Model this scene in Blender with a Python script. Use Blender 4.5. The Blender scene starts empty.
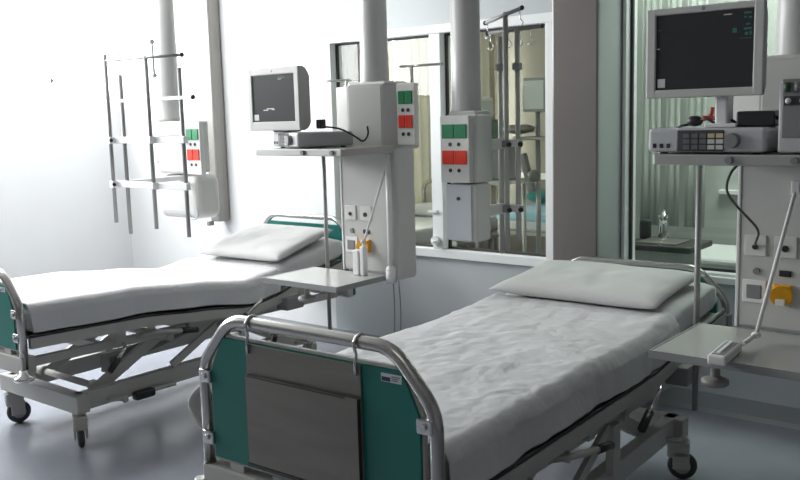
import bpy, bmesh, math, random
from mathutils import Vector, Matrix, noise
random.seed(7)
S = bpy.context.scene
COL = S.collection
R = math.radians

# ------------------------------------------------------------ camera
YAW, PITCH, ROLL, CAMH, FPX = 0.67821, 0.13925, 0.02701, 1.5981, 887.65
fwd = Vector((-math.sin(YAW)*math.cos(PITCH), math.cos(YAW)*math.cos(PITCH), -math.sin(PITCH)))
rt = fwd.cross(Vector((0, 0, 1))).normalized()
dn = fwd.cross(rt)
c_, s_ = math.cos(ROLL), math.sin(ROLL)
r2 = rt*c_ + dn*s_
d2 = dn*c_ - rt*s_
cam_data = bpy.data.cameras.new('camera')
cam = bpy.data.objects.new('camera', cam_data)
COL.objects.link(cam)
cam.matrix_world = Matrix(((r2.x, -d2.x, -fwd.x, 0), (r2.y, -d2.y, -fwd.y, 0), (r2.z, -d2.z, -fwd.z, CAMH), (0, 0, 0, 1)))
cam_data.sensor_width = 36
cam_data.lens = FPX/800*36
cam_data.clip_start = 0.05
S.camera = cam

# ------------------------------------------------------------ light and exposure
S.view_settings.view_transform = 'Standard'
S.view_settings.look = 'None'
S.view_settings.gamma = 1
S.view_settings.use_curve_mapping = False
S.view_settings.exposure = 0.0
WORLD = 22.0
w = bpy.data.worlds.new('sky')
S.world = w
w.use_nodes = True
w.node_tree.nodes['Background'].inputs[0].default_value = (0.965, 0.97, 0.975, 1)
w.node_tree.nodes['Background'].inputs[1].default_value = WORLD

def portal(name, cx, cy, cz, sx, sz):
    # light portal in a window of the left outer wall, facing +X
    l = bpy.data.lights.new(name, 'AREA')
    l.shape = 'RECTANGLE'; l.size = sz; l.size_y = sx
    l.cycles.is_portal = True
    o = bpy.data.objects.new(name, l)
    COL.objects.link(o)
    o.location = (cx, cy, cz)
    o.rotation_euler = (0, R(-90), 0)
    return o
portal('window_portal', -6.76, 1.95, 2.35, 5.1, 1.06)
portal('ward_window_portal', -5.56, 6.75, 1.6, 3.2, 2.0)

def fill_light(x, y, z, power, sx, sy, col=(1, 0.98, 0.94)):  # unseen area light under the ceiling, added as fill
    l = bpy.data.lights.new('fill_light', 'AREA')
    l.shape = 'RECTANGLE'; l.size = sx; l.size_y = sy; l.energy = power; l.color = col
    o = bpy.data.objects.new('fill_light', l)
    COL.objects.link(o); o.location = (x, y, z)
    return o
fill_light(-3.6, 6.6, 3.25, 7, 1.2, 1.2, (1, 0.98, 0.94))  # added fill for the ward beyond
fill_light(-1.4, 5.4, 3.25, 95, 1.2, 1.2, (0.97, 1, 0.98))  # added fill to lighten the wash room behind the green glass
fill_light(-5.5, 2.7, 3.25, 95, 1.2, 1.8, (0.98, 0.98, 1))  # added fill brightening the left wall, floor and bed
fill_light(-0.6, 0.2, 3.25, 6, 1.4, 1.4)  # weak added fill on the camera side

# ------------------------------------------------------------ materials
def mat(name, color, rough=0.5, metal=0.0, bump=0.0, bscale=40, var=0.0, vscale=3.0, coat=0.0, spec=0.5, stretch=None):
    m = bpy.data.materials.new(name)
    m.use_nodes = True
    nt = m.node_tree
    b = nt.nodes['Principled BSDF']
    b.inputs['Base Color'].default_value = (*color, 1)
    b.inputs['Roughness'].default_value = rough
    b.inputs['Metallic'].default_value = metal
    b.inputs['Coat Weight'].default_value = coat
    b.inputs['Specular IOR Level'].default_value = spec
    tc = nt.nodes.new('ShaderNodeTexCoord')
    mp = nt.nodes.new('ShaderNodeMapping')
    nt.links.new(tc.outputs['Object'], mp.inputs[0])
    if stretch: mp.inputs['Scale'].default_value = stretch
    if var:
        n = nt.nodes.new('ShaderNodeTexNoise'); n.inputs['Scale'].default_value = vscale; n.inputs['Detail'].default_value = 5
        nt.links.new(mp.outputs[0], n.inputs['Vector'])
        r = nt.nodes.new('ShaderNodeValToRGB')
        r.color_ramp.elements[0].position = 0.3; r.color_ramp.elements[1].position = 0.7
        r.color_ramp.elements[0].color = (*[c*(1-var) for c in color], 1)
        r.color_ramp.elements[1].color = (*[min(1, c*(1+var)) for c in color], 1)
        nt.links.new(n.outputs[0], r.inputs[0]); nt.links.new(r.outputs[0], b.inputs['Base Color'])
    if bump:
        n = nt.nodes.new('ShaderNodeTexNoise'); n.inputs['Scale'].default_value = bscale; n.inputs['Detail'].default_value = 4
        nt.links.new(mp.outputs[0], n.inputs['Vector'])
        bp = nt.nodes.new('ShaderNodeBump'); bp.inputs['Strength'].default_value = bump; bp.inputs['Distance'].default_value = 0.01
        nt.links.new(n.outputs[0], bp.inputs['Height']); nt.links.new(bp.outputs[0], b.inputs['Normal'])
    return m

def glass(name, tint, rough=0.0, k=1.5):
    m = bpy.data.materials.new(name); m.use_nodes = True
    nt = m.node_tree; nt.nodes.clear()
    out = nt.nodes.new('ShaderNodeOutputMaterial')
    tr = nt.nodes.new('ShaderNodeBsdfTransparent'); tr.inputs[0].default_value = (*tint, 1)
    gl = nt.nodes.new('ShaderNodeBsdfGlossy'); gl.inputs['Roughness'].default_value = rough
    fr = nt.nodes.new('ShaderNodeFresnel'); fr.inputs[0].default_value = k
    mx = nt.nodes.new('ShaderNodeMixShader')
    ge = nt.nodes.new('ShaderNodeNewGeometry')
    ml = nt.nodes.new('ShaderNodeMath'); ml.operation = 'MULTIPLY_ADD'
    iv = nt.nodes.new('ShaderNodeMath'); iv.operation = 'SUBTRACT'; iv.inputs[0].default_value = 1.0
    nt.links.new(ge.outputs['Backfacing'], iv.inputs[1])
    ml.operation = 'MULTIPLY'
    nt.links.new(fr.outputs[0], ml.inputs[0]); nt.links.new(iv.outputs[0], ml.inputs[1])
    nt.links.new(ml.outputs[0], mx.inputs[0]); nt.links.new(tr.outputs[0], mx.inputs[1]); nt.links.new(gl.outputs[0], mx.inputs[2])
    nt.links.new(mx.outputs[0], out.inputs[0])
    return m

def cloth_mat(name, color, trans=0.3):
    m = bpy.data.materials.new(name); m.use_nodes = True
    nt = m.node_tree; nt.nodes.clear()
    out = nt.nodes.new('ShaderNodeOutputMaterial')
    d = nt.nodes.new('ShaderNodeBsdfDiffuse'); d.inputs[0].default_value = (*color, 1)
    t = nt.nodes.new('ShaderNodeBsdfTranslucent'); t.inputs[0].default_value = (*color, 1)
    mx = nt.nodes.new('ShaderNodeMixShader'); mx.inputs[0].default_value = trans
    nt.links.new(d.outputs[0], mx.inputs[1]); nt.links.new(t.outputs[0], mx.inputs[2]); nt.links.new(mx.outputs[0], out.inputs[0])
    return m

def emit(name, color, s=1.0):
    m = mat(name, color, 0.4)
    b = m.node_tree.nodes['Principled BSDF']
    b.inputs['Emission Color'].default_value = (*color, 1); b.inputs['Emission Strength'].default_value = s
    return m

M = dict(
    pole_light=mat('pale_satin_pole', (0.42, 0.42, 0.40), 0.4, 0.2),
    pole=mat('shaded_pole', (0.27, 0.27, 0.265), 0.45, 0.3),  # darker copy of the pole finish, backlit silhouette shade put into colour
    wall=mat('wall_paint', (0.68, 0.69, 0.69), 0.35, var=0.015, bump=0.03, bscale=60),
    partition=mat('blue_grey_partition', (0.47, 0.50, 0.51), 0.35, var=0.015),
    wall_low_bounce=mat('low_bounce_wall', (0.25, 0.25, 0.25), 0.8),  # unseen right and front walls, darkened to cut bounced light
    ceil=mat('ceiling_paint', (0.5, 0.5, 0.49), 0.9, bump=0.02),
    floor=mat('floor_vinyl', (0.27, 0.285, 0.325), 0.2, var=0.10, vscale=2.2, bump=0.02, bscale=6),
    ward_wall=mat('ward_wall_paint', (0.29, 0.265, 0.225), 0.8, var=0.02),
    ante_wall=mat('tiled_wall_paint', (0.50, 0.51, 0.485), 0.6, var=0.04),
    pillar=mat('pillar_laminate', (0.225, 0.205, 0.195), 0.22, var=0.06, vscale=1.2),
    pillar_side=mat('pillar_lit_side', (0.42, 0.45, 0.45), 0.35),  # bluish window light on the pillar's right side, put into its colour
    alu=mat('white_aluminium', (0.80, 0.82, 0.82), 0.35, bump=0.01),
    gasket=mat('dark_gasket', (0.035, 0.035, 0.035), 0.6),
    glass=glass('window_glass', (0.93, 0.95, 0.92)),
    green_glass=glass('green_window_glass', (0.76, 0.81, 0.775), k=1.6),
    chrome=mat('brushed_steel_tube', (0.50, 0.49, 0.47), 0.24, 1.0),
    shiny=mat('polished_steel', (0.66, 0.66, 0.65), 0.12, 1.0),
    steel=mat('steel_sheet', (0.215, 0.20, 0.18), 0.38, 0.55, var=0.10, vscale=3, bump=0.02, stretch=(1, 1, 6)),
    lip=mat('dark_steel', (0.09, 0.085, 0.08), 0.45, 0.8),  # dark steel for the pocket rim and the sink worktop
    teal=mat('teal_laminate', (0.007, 0.150, 0.124), 0.33, var=0.03),
    frame=mat('frame_enamel', (0.43, 0.425, 0.40), 0.38, var=0.03),
    frame_d=mat('frame_enamel_dark', (0.15, 0.15, 0.14), 0.5),
    black=mat('black_plastic', (0.018, 0.018, 0.02), 0.45),
    rubber=mat('wheel_rubber', (0.04, 0.042, 0.045), 0.6),
    hub=mat('wheel_hub', (0.33, 0.34, 0.34), 0.4),
    sheet=mat('white_sheet', (0.58, 0.582, 0.59), 0.9, bump=0.45, bscale=30, var=0.015, vscale=5),
    pillow=mat('white_pillowcase', (0.57, 0.57, 0.56), 0.9, bump=0.15, bscale=14),
    body=mat('pendant_enamel', (0.54, 0.54, 0.52), 0.4, var=0.015),
    body2=mat('pendant_panel_blue_grey', (0.50, 0.53, 0.56), 0.35),
    column=mat('column_enamel', (0.55, 0.55, 0.535), 0.32),
    plate=mat('socket_plate', (0.66, 0.66, 0.63), 0.4),
    green=mat('green_socket', (0.008, 0.20, 0.075), 0.35),
    red=mat('red_socket', (0.72, 0.035, 0.012), 0.35),
    yellow=mat('yellow_socket', (0.80, 0.38, 0.01), 0.4),
    grey=mat('mid_grey_plastic', (0.22, 0.225, 0.225), 0.4),
    screen=mat('dark_screen', (0.045, 0.045, 0.048), 0.45, spec=0.08),
    monitor=mat('monitor_casing', (0.52, 0.52, 0.50), 0.45),
    device=mat('device_casing', (0.50, 0.51, 0.52), 0.4),
    keypad=mat('keypad_panel', (0.05, 0.052, 0.055), 0.5),
    key=mat('grey_key', (0.12, 0.125, 0.13), 0.5),
    key_l=mat('pale_key', (0.55, 0.56, 0.54), 0.5),
    key_y=mat('cream_key', (0.55, 0.47, 0.28), 0.5),
    table=mat('table_laminate', (0.42, 0.425, 0.40), 0.22),
    table_edge=mat('table_edge_strip', (0.30, 0.31, 0.31), 0.35),
    shelf=mat('brushed_shelf', (0.46, 0.46, 0.45), 0.35, 0.5),
    duct=mat('duct_metal', (0.27, 0.26, 0.24), 0.35, 0.4),
    white=mat('white_plastic', (0.78, 0.78, 0.78), 0.4),
    strap=cloth_mat('white_cord', (0.8, 0.8, 0.8), 0.05),
    cable=mat('grey_green_cable', (0.10, 0.10, 0.075), 0.5),
    redcable=mat('red_clip', (0.35, 0.03, 0.02), 0.5),
    curtain=cloth_mat('cream_curtain', (0.80, 0.74, 0.60), 0.08),
    sheer=cloth_mat('sheer_curtain', (0.84, 0.81, 0.72), 0.09),
    brown=cloth_mat('brown_curtain', (0.30, 0.28, 0.23), 0.03),
    green_cur=cloth_mat('grey_green_curtain', (0.54, 0.56, 0.53), 0.25),
    blue=mat('light_blue_cloth', (0.30, 0.50, 0.58), 0.8),
    tealcloth=mat('teal_cloth', (0.02, 0.20, 0.17), 0.8),
    trace=emit('screen_trace', (0.03, 0.14, 0.11), 0.08),
    trace_w=emit('screen_trace_pale', (0.45, 0.42, 0.36), 0.4),
    label=mat('paper_label', (0.62, 0.64, 0.66), 0.6),
    ink=mat('label_ink', (0.02, 0.03, 0.08), 0.6),
    olive=mat('olive_bottle', (0.045, 0.10, 0.05), 0.4),
)

# ------------------------------------------------------------ helpers
class MB:
    def __init__(s): s.bm = bmesh.new()
    def _add(s, verts, faces, smooth=False):
        vs = [s.bm.verts.new(v) for v in verts]
        for f in faces:
            try:
                fc = s.bm.faces.new([vs[i] for i in f]); fc.smooth = smooth
            except ValueError: pass
        return vs
    def box(s, x0, x1, y0, y1, z0, z1, bev=0.0, mtx=None, seg=2):
        t = bmesh.new()
        bmesh.ops.create_cube(t, size=1)
        for v in t.verts:
            v.co = Vector(((x0+x1)/2+v.co.x*(x1-x0), (y0+y1)/2+v.co.y*(y1-y0), (z0+z1)/2+v.co.z*(z1-z0)))
        if bev:
            bmesh.ops.bevel(t, geom=t.edges[:], offset=bev, segments=seg, affect='EDGES', profile=0.5)
            for f in t.faces: f.smooth = False
        if mtx: bmesh.ops.transform(t, matrix=mtx, verts=t.verts)
        s._merge(t); return s
    def _merge(s, t):
        me = bpy.data.meshes.new('tmp'); t.to_mesh(me); t.free(); s.bm.from_mesh(me); bpy.data.meshes.remove(me)
    def cyl(s, a, b, r, r2=None, n=16, smooth=True):
        a, b = Vector(a), Vector(b); r2 = r if r2 is None else r2
        d = (b-a).normalized(); u = d.orthogonal().normalized(); v = d.cross(u)
        ring = lambda p, rr: [p+(u*math.cos(2*math.pi*i/n)+v*math.sin(2*math.pi*i/n))*rr for i in range(n)]
        vs = s._add(ring(a, r)+ring(b, r2), [])
        for i in range(n):
            f = s.bm.faces.new([vs[i], vs[(i+1) % n], vs[n+(i+1) % n], vs[n+i]]); f.smooth = smooth
        s.bm.faces.new(vs[:n][::-1]); s.bm.faces.new(vs[n:]); return s
    def tube(s, pts, r, bend=0.0, n=12, closed=False):
        P = [Vector(p) for p in pts]
        if bend: P = rounded(P, bend)
        rings = []; prev = None
        for i, p in enumerate(P):
            if i == 0: d = (P[1]-P[0])
            elif i == len(P)-1: d = (P[-1]-P[-2])
            else: d = (P[i+1]-P[i]).normalized()+(P[i]-P[i-1]).normalized()
            d.normalize()
            u = d.orthogonal().normalized() if prev is None else (prev-d*prev.dot(d)).normalized()
            prev = u; v = d.cross(u)
            rings.append([s.bm.verts.new(p+(u*math.cos(2*math.pi*k/n)+v*math.sin(2*math.pi*k/n))*r) for k in range(n)])
        for a, b in zip(rings, rings[1:]):
            for k in range(n):
                f = s.bm.faces.new([a[k], a[(k+1) % n], b[(k+1) % n], b[k]]); f.smooth = True
        s.bm.faces.new(rings[0][::-1]); s.bm.faces.new(rings[-1]); return s
    def prism(s, poly, axis, a, b, bev=0.0):
        # poly: 2-D outline; axis: the extrusion axis ('x','y','z') from a to b
        def P(p, t): return {'x': (t, p[0], p[1]), 'y': (p[0], t, p[1]), 'z': (p[0], p[1], t)}[axis]
        t = bmesh.new()
        v0 = [t.verts.new(P(p, a)) for p in poly]; v1 = [t.verts.new(P(p, b)) for p in poly]
        n = len(poly)
        t.faces.new(v0); t.faces.new(v1[::-1])
        for i in range(n): t.faces.new([v0[i], v1[i], v1[(i+1) % n], v0[(i+1) % n]])
        bmesh.ops.recalc_face_normals(t, faces=t.faces)
        if bev: bmesh.ops.bevel(t, geom=t.edges[:], offset=bev, segments=2, affect='EDGES')
        s._merge(t); return s
    def beam(s, a, b, wy, wz, bev=0.0):
        # rectangular bar from a to b, wy wide (sideways) and wz tall
        a, b = Vector(a), Vector(b); d = (b-a); L = d.length; d.normalize()
        side = d.cross(Vector((0, 0, 1)))
        side = side.normalized() if side.length > 1e-4 else Vector((1, 0, 0))
        up = side.cross(d)
        m = Matrix(((d.x, side.x, up.x, a.x), (d.y, side.y, up.y, a.y), (d.z, side.z, up.z, a.z), (0, 0, 0, 1)))
        return s.box(0, L, -wy/2, wy/2, -wz/2, wz/2, bev, m)
    def torus(s, c, axis, Rr, r, n=28, k=10):
        c = Vector(c); ax = Vector(axis).normalized(); u = ax.orthogonal().normalized(); v = ax.cross(u)
        rings = []
        for i in range(n):
            a = 2*math.pi*i/n; o = u*math.cos(a)+v*math.sin(a)
            rings.append([s.bm.verts.new(c+o*(Rr+r*math.cos(2*math.pi*j/k))+ax*r*math.sin(2*math.pi*j/k)) for j in range(k)])
        for i in range(n):
            A, B = rings[i], rings[(i+1) % n]
            for j in range(k):
                f = s.bm.faces.new([A[j], A[(j+1) % k], B[(j+1) % k], B[j]]); f.smooth = True
        return s
    def lathe(s, prof, c=(0, 0, 0), n=32):
        # prof: (radius, z) from bottom to top around the vertical axis through c
        rings = [[s.bm.verts.new((c[0]+r*math.cos(2*math.pi*i/n), c[1]+r*math.sin(2*math.pi*i/n), c[2]+z)) for i in range(n)] for r, z in prof]
        for a, b in zip(rings, rings[1:]):
            for k in range(n):
                f = s.bm.faces.new([a[k], a[(k+1) % n], b[(k+1) % n], b[k]]); f.smooth = True
        s.bm.faces.new(rings[0][::-1]); s.bm.faces.new(rings[-1]); return s
    def ball(s, c, r, sc=(1, 1, 1)):
        t = bmesh.new(); bmesh.ops.create_uvsphere(t, u_segments=20, v_segments=12, radius=r)
        for f in t.faces: f.smooth = True
        for v in t.verts: v.co = Vector((c[0]+v.co.x*sc[0], c[1]+v.co.y*sc[1], c[2]+v.co.z*sc[2]))
        s._merge(t); return s
    def build(s, name, m, parent=None, mods=None):
        bmesh.ops.recalc_face_normals(s.bm, faces=s.bm.faces)
        me = bpy.data.meshes.new(name); s.bm.to_mesh(me); s.bm.free()
        me.materials.append(M[m] if isinstance(m, str) else m)
        o = bpy.data.objects.new(name, me); COL.objects.link(o)
        if parent: o.parent = parent
        return o

def rounded(P, r, k=7):
    out = [P[0]]
    for a, b, c in zip(P, P[1:], P[2:]):
        u = (a-b); v = (c-b); ru = min(r, u.length*0.48); rv = min(r, v.length*0.48)
        p0 = b+u.normalized()*ru; p2 = b+v.normalized()*rv
        for i in range(k+1):
            t = i/k; out.append(p0*(1-t)**2+b*2*t*(1-t)+p2*t*t)
    out.append(P[-1]); return out

def thing(name, label, cat, loc=(0, 0, 0), rz=0.0, group=None):
    o = bpy.data.objects.new(name, None); o.empty_display_size = 0.1
    COL.objects.link(o); o.location = loc; o.rotation_euler = (0, 0, rz)
    o['label'] = label; o['category'] = cat
    if group: o['group'] = group
    return o
def tag(o, label, cat, group=None):
    o['label'] = label; o['category'] = cat
    if group: o['group'] = group
    return o
def struct(o, label=None):
    o['kind'] = 'structure'
    if label: o['label'] = label
    return o

# ============================================================ SETTING
W = 4.55; WT = 0.12; LX = -6.7; H = 3.3
o = MB().box(LX-0.1, 2.6, -3.6, W+WT, -0.1, 0).box(-5.6, 2.6, W+WT, 8.8, -0.1, 0).build('floor', 'floor'); struct(o)
o = MB().box(LX-0.1, 2.6, -3.6, W+WT, H, H+0.1).box(-5.62, 2.6, W+WT, 8.8, H, H+0.1).build('ceiling', 'ceil'); struct(o)
# back wall with two openings: x -4.27..-2.40 z .72..2.16  and  x -2.09..-0.95 z .74..2.6
b = MB()
b.box(-4.27, 2.5, W, W+WT, 0, 0.69)
b.box(-4.27, -2.50, W, W+WT, 2.15, H)
b.box(-2.50, -2.09, W, W+WT, 0.69, H)
b.box(-2.09, -0.95, W, W+WT, 2.6, H)
b.box(-0.95, 2.5, W, W+WT, 0.69, H)
struct(b.build('wall_window_partition', 'partition'))
b = MB(); b.box(LX, -4.27, W, W+WT, 0, H)
struct(b.build('wall_back', 'wall'))
b = MB()
for y0, y1 in ((-3.5, W),):
    b.box(LX-0.12, LX, y0, W, 0, 1.81); b.box(LX-0.12, LX, y0, y1, 2.88, H)
    b.box(LX-0.12, LX, 4.5, y1, 1.81, 2.88); b.box(LX-0.12, LX, y0, -0.6, 1.81, 2.88)
struct(b.build('wall_left', 'wall'))
struct(MB().box(2.5, 2.6, -3.6, 8.8, 0, H).build('wall_right', 'wall_low_bounce'))
struct(MB().box(LX, 2.5, -3.6, -3.5, 0, H).build('wall_front', 'wall_low_bounce'))
# coved skirting along the back wall
b = MB()
b.prism([(W, 0.0), (W-0.035, 0.0), (W-0.012, 0.02), (W-0.006, 0.10), (W, 0.10)], 'x', LX+0.001, 2.5)
struct(b.build('baseboard_back', mat('skirting_vinyl', (0.27, 0.29, 0.30), 0.3)))
b = MB(); b.prism([(LX, 0.0), (LX+0.035, 0.0), (LX+0.012, 0.02), (LX+0.006, 0.10), (LX, 0.10)], 'y', -3.5, W-0.04)
struct(b.build('baseboard_left', 'wall'))
# pillar between the windows
b = MB(); b.box(-2.36, -2.09, 4.25, W-0.001, 0, H, 0.012)
o = struct(b.build('trim_1', 'pillar'))
o.data.materials.append(M['pillar_side'])
for p in o.data.polygons:
    if p.normal.x > 0.5: p.material_index = 1

def interior_window(name, x0, x1, z0, z1, mulls, fw, gm, right=True):
    yf = W-0.025
    o = MB()
    o.box(x0, x1, yf, W+WT, z1-fw, z1, 0.004); o.box(x0, x1, yf, W+WT, z0, z0+fw, 0.004)
    o.box(x0, x0+fw, yf, W+WT, z0+fw, z1-fw, 0.004)
    o.box(x1-fw, x1, yf, W+WT, z0+fw, z1-fw, 0.004)
    fr = struct(o.build(name, 'alu'))
    xs = [x0+fw]
    for mx, mw in mulls:
        MB().box(mx-mw/2, mx+mw/2, yf+0.003, W+WT, z0+fw, z1-fw, 0.004).build('mullion', 'alu', fr)
        xs += [mx-mw/2, mx+mw/2]
    xs.append(x1-fw)
    g = 0.014
    for a, c in zip(xs[::2], xs[1::2]):
        q = MB(); za, zb = z0+fw, z1-fw; y0, y1 = W+0.03, W+0.05
        q.box(a, a+g, y0, y1, za, zb); q.box(c-g, c, y0, y1, za, zb)
        q.box(a+g, c-g, y0, y1, za, za+g); q.box(a+g, c-g, y0, y1, zb-g, zb)
        q.build('gasket', 'gasket', fr)
        MB().box(a+g*0.5, c-g*0.5, W+0.037, W+0.043, za+g*0.5, zb-g*0.5).build('pane', gm, fr)
    return fr
w1 = interior_window('window_1', -4.27, -2.50, 0.69, 2.15, [(-3.335, 0.085)], 0.055, 'glass')
# handle and latch on the mullion
b = MB(); b.tube([(-3.345, W-0.03, 0.80), (-3.345, W-0.07, 0.80), (-3.31, W-0.07, 0.80)], 0.008, 0.01); b.cyl((-3.345, W-0.026, 0.80), (-3.345, W-0.05, 0.80), 0.03)
b.box(-3.40, -3.33, W-0.04, W-0.026, 0.98, 0.995)
b.build('window_latch', 'white', w1)
w2 = interior_window('window_2', -2.085, -0.95, 0.73, 2.6, [], 0.02, 'green_glass')
MB().box(-2.088, -0.94, W-0.05, W-0.001, 0.70, 0.735, 0.005).build('window_sill', 'alu', w2)
# outer window in the left wall
b = MB(); y0, y1, z0, z1 = -0.6, 4.5, 1.81, 2.88
b.box(LX-0.09, LX-0.03, y0, y1, z0, z0+0.03); b.box(LX-0.09, LX-0.03, y0, y1, z1-0.04, z1)
for y in (y0+0.02, y1-0.02): b.box(LX-0.09, LX-0.03, y-0.02, y+0.02, z0+0.03, z1-0.04)
w3 = struct(b.build('window_3', 'alu'))
MB().box(LX-0.063, LX-0.057, y0+0.02, y1-0.02, z0+0.03, z1-0.04).build('pane', glass('clear_glass', (0.97, 0.98, 0.98)), w3)

# ------- rooms beyond the glass
YF = 8.6; WX = -5.5
b = MB(); b.box(LX-0.1, 2.6, YF, YF+0.1, 0, H); struct(b.build('wall_ward_far', 'ward_wall'))
b = MB()
b.box(WX-0.12, WX, W+WT, YF, 0, 0.6); b.box(WX-0.12, WX, W+WT, YF, 2.6, H); b.box(WX-0.12, WX, W+WT, 5.15, 0.6, 2.6); b.box(WX-0.12, WX, 8.35, YF, 0.6, 2.6)
struct(b.build('wall_ward_left', 'ward_wall'))
b = MB()
b.box(WX-0.09, WX-0.03, 5.15, 8.35, 0.6, 0.65); b.box(WX-0.09, WX-0.03, 5.15, 8.35, 2.55, 2.6)
for y in (5.18, 6.2, 7.25, 8.32): b.box(WX-0.09, WX-0.03, y-0.03, y+0.03, 0.65, 2.55)
w4 = struct(b.build('window_4', 'alu'))
MB().box(WX-0.063, WX-0.057, 5.18, 8.32, 0.65, 2.55).build('pane', M['glass'], w4)
# partition between the ward beyond and the wash room
struct(MB().prism([(-2.42, 4.671), (-2.34, 4.671), (-3.20, 6.2), (-3.28, 6.2)], 'z', 0, H).build('wall_partition', 'ante_wall'))
struct(MB().box(-3.29, 2.5, 6.2, 6.28, 0, H).build('wall_wash_room', 'ante_wall'))

def curtain(name, ax, ay, bx, by, z0, z1, amp, folds, m, label, group=None):
    d = Vector((bx-ax, by-ay, 0)); L = d.length; d.normalize(); nrm = Vector((-d.y, d.x, 0))
    n = folds*8; b = MB(); rows = []
    for j in range(5):
        z = z0+(z1-z0)*j/4
        row = []
        for i in range(n+1):
            t = i/n
            a = amp*(0.8+0.25*math.sin(j*1.3))*math.sin(t*folds*2*math.pi+0.4*math.sin(j+t*7))
            p = Vector((ax, ay, 0))+d*(L*t)+nrm*a
            row.append(b.bm.verts.new((p.x, p.y, z)))
        rows.append(row)
    for r0, r1 in zip(rows, rows[1:]):
        for i in range(n):
            f = b.bm.faces.new([r0[i], r0[i+1], r1[i+1], r1[i]]); f.smooth = True
    o = b.build(name, m)
    md = o.modifiers.new('thickness', 'SOLIDIFY'); md.thickness = 0.004
    return tag(o, label, 'curtain', group)
curtain('window_curtain', -5.38, 5.75, -5.38, 6.22, 0.004, 2.55, 0.03, 4, 'brown', 'dark brown curtain at the left end of the window seen through the left pane')
curtain('window_curtain', -5.36, 6.24, -5.36, 6.62, 0.004, 2.55, 0.035, 4, 'curtain', 'cream curtain next to the dark brown curtain, seen through the left pane')
curtain('window_curtain', -5.38, 6.66, -5.38, 7.68, 0.004, 2.55, 0.03, 8, 'sheer', 'wide pale sheer curtain behind the middle column, seen through the left pane')
curtain('window_curtain', -5.38, 7.75, -5.38, 8.3, 0.004, 2.55, 0.03, 5, 'sheer', 'pale sheer curtain nearest the mullion, seen through the left pane')

# ============================================================ BEDS
HW = 0.43
def profile_z(prof, v):
    if v <= prof[0][0]: return prof[0][1]
    for (a, za), (c, zc) in zip(prof, prof[1:]):
        if v <= c:
            t = (v-a)/(c-a); t = t*t*(3-2*t)*0.5+t*0.5
            return za+(zc-za)*t
    return prof[-1][1]

def end_tube(b, v, top, ch, zb, r):
    b.tube([(-HW, v, zb), (-HW, v, top-ch), (-HW+0.13, v, top), (HW-0.13, v, top), (HW, v, top-ch), (HW, v, zb)], r, 0.055, 16)

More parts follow.
